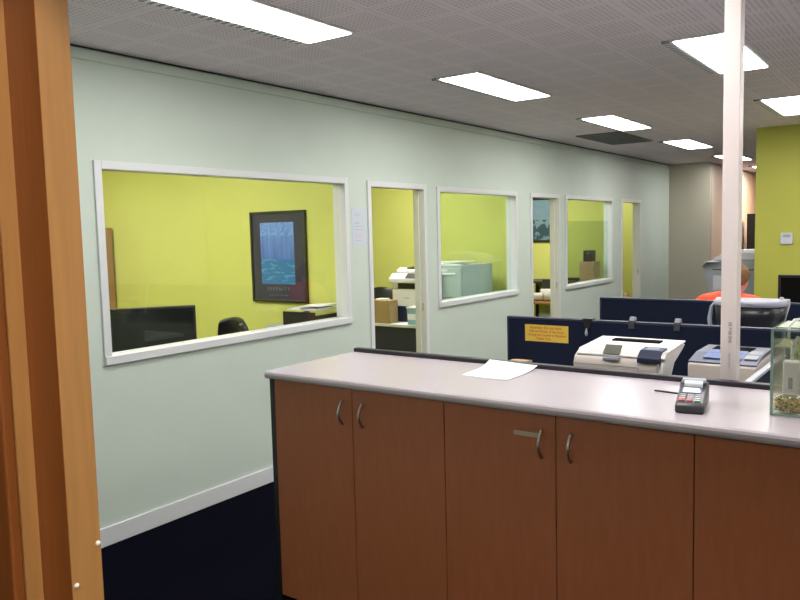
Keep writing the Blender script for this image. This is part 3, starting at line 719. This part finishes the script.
# ------------------------------------------------------------------ office behind the second doorway
t = thing('framed_picture', 'dark framed blue grey harbour picture through the second doorway', 'picture', (-5.0, 10.419, 1.50))
b = MB(); w, h_ = .80, .655
b.box(-w/2, -w/2+.03, -.025, 0, 0, h_, .004); b.box(w/2-.03, w/2, -.025, 0, 0, h_, .004); b.box(-w/2+.03, w/2-.03, -.025, 0, 0, .03, .004); b.box(-w/2+.03, w/2-.03, -.025, 0, h_-.03, h_, .004)
b.obj('frame', BLACK, t); MB().box(-w/2+.029, w/2-.029, -.012, -.003, .029, h_-.029).obj('picture_print', harbour_mat(), t)
desk('timber topped desk inside the second doorway', (-5.3, 8.98, 0), 1.35, .75, .75, DESKW, BLACK)
for k, (x, y, z, lab) in enumerate(((-4.34, 9.08, .8065, 'smaller front roll of plans on the timber desk'), (-4.27, 9.25, .8265, 'larger roll of plans at the back on the timber desk'))):
    r = .055 if k == 0 else .075
    t = thing('paper_roll', lab, 'roll', (x, y, z), .35, 'rolls of plans on the timber desk')
    b = MB(); n = 20
    for (ri, ro) in ((r-.012, r),):
        R_ = []
        for xx in (-.09 if k == 0 else -.06, .26):
            R_.append([[b.bm.verts.new((xx, q*math.cos(2*PI*i/n), q*math.sin(2*PI*i/n))) for i in range(n)] for q in (ri, ro)])
        for i in range(n):
            j = (i+1) % n
            b.bm.faces.new((R_[0][1][i], R_[0][1][j], R_[1][1][j], R_[1][1][i])).smooth = True
            b.bm.faces.new((R_[0][0][j], R_[0][0][i], R_[1][0][i], R_[1][0][j])).smooth = True
            b.bm.faces.new((R_[0][0][i], R_[0][0][j], R_[0][1][j], R_[0][1][i])); b.bm.faces.new((R_[1][0][j], R_[1][0][i], R_[1][1][i], R_[1][1][j]))
    b.obj('rolled_sheets', mat('plan_paper', (.60, .56, .52), .7), t)
    MB().tube([(.10, 0, 0), (.125, 0, 0)], r+.0015, 20).obj('rubber_band', mat('band', (.4, .3, .2), .6), t)
t = thing('laptop', 'open black laptop at the back of the timber desk', 'laptop', (-4.30, 9.50, .7505), .15)
MB().box(-.17, .17, -.12, .12, 0, .02, .004).obj('keyboard_base', BLACK, t); MB().prism([(.12, .02), (.132, .02), (.19, .25), (.178, .25)], 'x', -.17, .17, .002).obj('screen_lid', BLACK, t)
t = thing('storage_box', 'pale blue box under the timber desk in the second doorway', 'box', (-4.16, 9.15, 0))
MB().box(-.10, .10, -.12, .12, 0, .56, .004).obj('box_body', mat('pale_blue_box', (.50, .56, .70), .6), t); MB().box(-.104, .104, -.124, .124, .5605, .60, .004).obj('box_lid', LGREY, t)
desk('dark topped desk along the wall behind the third window', (-4.95, 9.84, 0), 1.1, .56, .955, DARK, BLACK)
t = thing('drawer_box', 'small pine drawer unit behind the third window', 'drawers', (-4.065, 9.90, .956))
MB().box(0, .215, .012, .22, 0, .275, .003).obj('body', PINE, t)
for k in range(4):
    z = .008+k*.066; dd = MB().box(.006, .209, .0, .0115, z, z+.060, .002).obj('drawer', PINE, t); MB().ball((.107, -.006, z+.03), .0065).obj('knob', DESKW, dd)
t = thing('speaker', 'small black speaker on top of the pine drawer unit', 'speaker', (-3.955, 10.0, 1.2315))
MB().box(-.065, .065, -.06, .07, 0, .155, .008).obj('cabinet_box', BLACK, t)
MB().tube([(0, -.0602, .06), (0, -.064, .06), (0, -.065, .06)], [.042, .042, .02], 18).obj('cone', DARK, t); MB().box(-.02, .02, -.0625, -.0605, .11, .122).obj('badge', LGREY, t)
t = thing('document_tray', 'flat black tray on the desk beside the pine drawer unit', 'tray', (-4.25, 10.0, .956))
b = MB(); b.box(-.15, .15, -.12, .12, 0, .008); b.box(-.15, -.144, -.12, .12, .008, .04); b.box(.144, .15, -.12, .12, .008, .04); b.box(-.144, .144, .114, .12, .008, .04); b.obj('tray_body', BLACK, t)
# last office
t = thing('waste_bin', 'tan bin just inside the last doorway', 'bin', (-3.96, 11.25, 0))
MB().tube([(0, 0, 0), (0, 0, .01), (0, 0, .62), (0, 0, .66)], [.11, .12, .14, .14], 20).obj('bin_body', mat('tan_bin', (.45, .33, .20), .5), t)
MB().ball((0, 0, .665), .135, (1, 1, .4)).obj('bin_lid', CARD, t)

# ------------------------------------------------------------------ far end: photocopier, dark locker
t = thing('photocopier', 'large grey photocopier behind the person at the lime wall edge', 'photocopier', (-1.98, 9.30, 0), 0)
MB().box(-.26, .34, .02, .62, .03, .80, .012).obj('paper_cabinet', GREYP, t)
for k in range(3): MB().box(-.24, .32, .004, .0195, .08+k*.235, .29+k*.235, .004).obj('drawer', LGREY, t)
MB().prism([(-.22, .803), (.34, .803), (.34, 1.27), (-.26, 1.27), (-.315, 1.24), (-.30, 1.15), (-.24, .95)], 'y', .0, .60, .012).obj('body', GREYP, t)
MB().box(-.19, .10, -.006, -.0003, .93, 1.10, .004).obj('front_door', LGREY, t)
MB().box(-.20, .33, -.004, -.0003, 1.165, 1.175).obj('front_slot', BLACK, t)
MB().prism([(-.20, 1.272), (.34, 1.272), (.34, 1.36), (-.06, 1.36), (-.18, 1.315)], 'y', .03, .58, .012).obj('document_feeder', LGREY, t)
MB().prism([(-.14, 1.345), (-.04, 1.372), (-.02, 1.378), (-.02, 1.366), (-.14, 1.333)], 'y', .08, .50, .001).obj('document_tray', PALE, t)
MB().prism([(.02, 1.362), (.32, 1.362), (.31, 1.395), (.06, 1.392)], 'y', .10, .45, .004).obj('copied_sheets', PAPER, t)
MB().prism([(-.30, 1.20), (-.26, 1.272), (-.12, 1.272), (-.12, 1.26), (-.25, 1.255)], 'y', -.09, -.001, .004).obj('control_panel', LGREY, t)
t = thing('locker', 'tall black locker standing in the far orange lit corridor', 'locker', (-2.93, 15.0, 0))
MB().box(0, .6, .02, .55, 0, 1.88, .004).obj('body', BLACK, t); MB().box(.005, .298, 0, .019, .05, 1.87, .002).obj('door', BLACK, t); MB().box(.302, .595, 0, .019, .05, 1.87, .002).obj('door', BLACK, t)

# ------------------------------------------------------------------ seated person in hi-vis orange, seen from behind
def skin_mesh(name, chains, M, parent, sub=2):
    """chains: lists of (x, y, z, rx, ry); a chain's first entry may be an index-name to branch from"""
    vs, es, rad, names = [], [], [], {}
    for ch in chains:
        prev = None
        for q in ch:
            if isinstance(q, str): prev = names[q]; continue
            nm = None
            if len(q) == 6: nm = q[5]; q = q[:5]
            vs.append(q[:3]); rad.append(q[3:5]); i = len(vs)-1
            if nm: names[nm] = i
            if prev is not None: es.append((prev, i))
            prev = i
    me = bpy.data.meshes.new(name); me.from_pydata(vs, es, []); me.materials.append(M)
    o = bpy.data.objects.new(name, me); C.objects.link(o)
    o.modifiers.new('skin', 'SKIN').use_smooth_shade = True
    for i, sv in enumerate(me.skin_vertices[0].data): sv.radius = rad[i]; sv.use_root = (i == 0)
    s = o.modifiers.new('sub', 'SUBSURF'); s.levels = sub; s.render_levels = sub
    if parent: o.parent = parent
    return o
PX, PY = -1.44, 6.62
ch_ = chair('black office chair the person in orange sits on', (PX, PY, 0), 0, .40)
ppl = thing('person', 'seated person with short ginger hair in hi-vis orange shirt, seen from behind', 'person', (PX, PY, 0), 0)
hx, hy, hz = .075, .06, 1.238            # head centre (leaning to the right)
chains = [[(0, .0, .575, .15, .11, 'pelvis'), (0, -.03, .72, .135, .10), (.0, -.05, .90, .155, .105, 'chest'), (.02, -.02, 1.045, .12, .085, 'collar'), (.055, .02, 1.11, .050, .052), (.068, .045, 1.155, .055, .06),
           (hx, hy, hz, .076, .090, 'head'), (hx, hy, hz+.055, .066, .078)]]
for s in (-1, 1):
    sx = .0
    chains.append(['collar', (.01+s*.20, -.02, 1.035, .062, .062), (s*.245, .06, .80, .047, .047), (s*.20, .30, .765, .038, .036), (s*.16, .385, .768, .030, .018, 'hand%d' % s)])
    for k in range(4):
        x = s*(.16-.030+k*.020)
        chains.append(['hand%d' % s, (x, .425, .772, .010, .009), (x-.002*s, .455, .768, .009, .008), (x-.004*s, .475-abs(k-1.6)*.006, .760, .008, .008)])
    chains.append(['hand%d' % s, (s*.118, .395, .768, .011, .010), (s*.100, .418, .764, .009, .009)])
    chains.append(['pelvis', (s*.09, .14, .575, .085, .078), (s*.11, .44, .560, .060, .060), (s*.11, .47, .30, .050, .052), (s*.11, .46, .09, .036, .038), (s*.11, .56, .045, .038, .030)])
    chains.append(['head', (hx+s*.082, hy-.005, hz-.005, .012, .020)])
chains.append(['head', (hx, hy+.10, hz-.012, .014, .018)])
chains.append(['head', (hx, hy+.055, hz-.075, .045, .035)])
skin_mesh('body', chains, SKIN, ppl)
for s in (-1, 1): MB().ball((hx+s*.032, hy+.088, hz+.012), .0115).obj('eye', PALE, ppl)
MB().box(hx-.024, hx+.024, hy+.083, hy+.090, hz-.052, hz-.046, .002).obj('mouth', mat('lips', (.45, .15, .13), .5), ppl)
b = MB(); b.ball((hx, hy-.008, hz+.030), .1, (.90, 1.04, 1.02), 28, 18)
for v in list(b.bm.verts):
    c0 = v.co-Vector((hx, hy, hz)); cut = .012 if c0.y > .02 else -.055+.55*max(0, c0.y+.03)
    if c0.z < cut: v.co.z = hz+cut+(c0.z-cut)*.12
    if c0.y > .055 and c0.z < .07: v.co.y -= .03
b.obj('hair', HAIR, ppl)
sh = [[(0, .0, .60, .165, .125, 'p'), (0, -.03, .74, .15, .115), (0, -.05, .90, .172, .122, 'c'), (.02, -.022, 1.055, .132, .098, 'k'), (.05, .012, 1.095, .062, .064)]]
for s in (-1, 1): sh.append(['k', (.01+s*.205, -.02, 1.045, .084, .078), (s*.24, .03, .88, .066, .066)])
skin_mesh('shirt', sh, HIVIS, ppl)
tr = [[(0, .0, .58, .162, .122, 'p'), (0, -.01, .62, .16, .12)]]
for s in (-1, 1): tr.append(['p', (s*.09, .14, .575, .098, .09), (s*.11, .44, .560, .074, .074), (s*.11, .475, .30, .066, .066), (s*.11, .465, .10, .056, .056)])
skin_mesh('trousers', tr, TROUS, ppl)
for s in (-1, 1): MB().box(s*.11-.048, s*.11+.048, .41, .66, .0, .095, .03, 4).obj('shoe', BLACK, ppl)
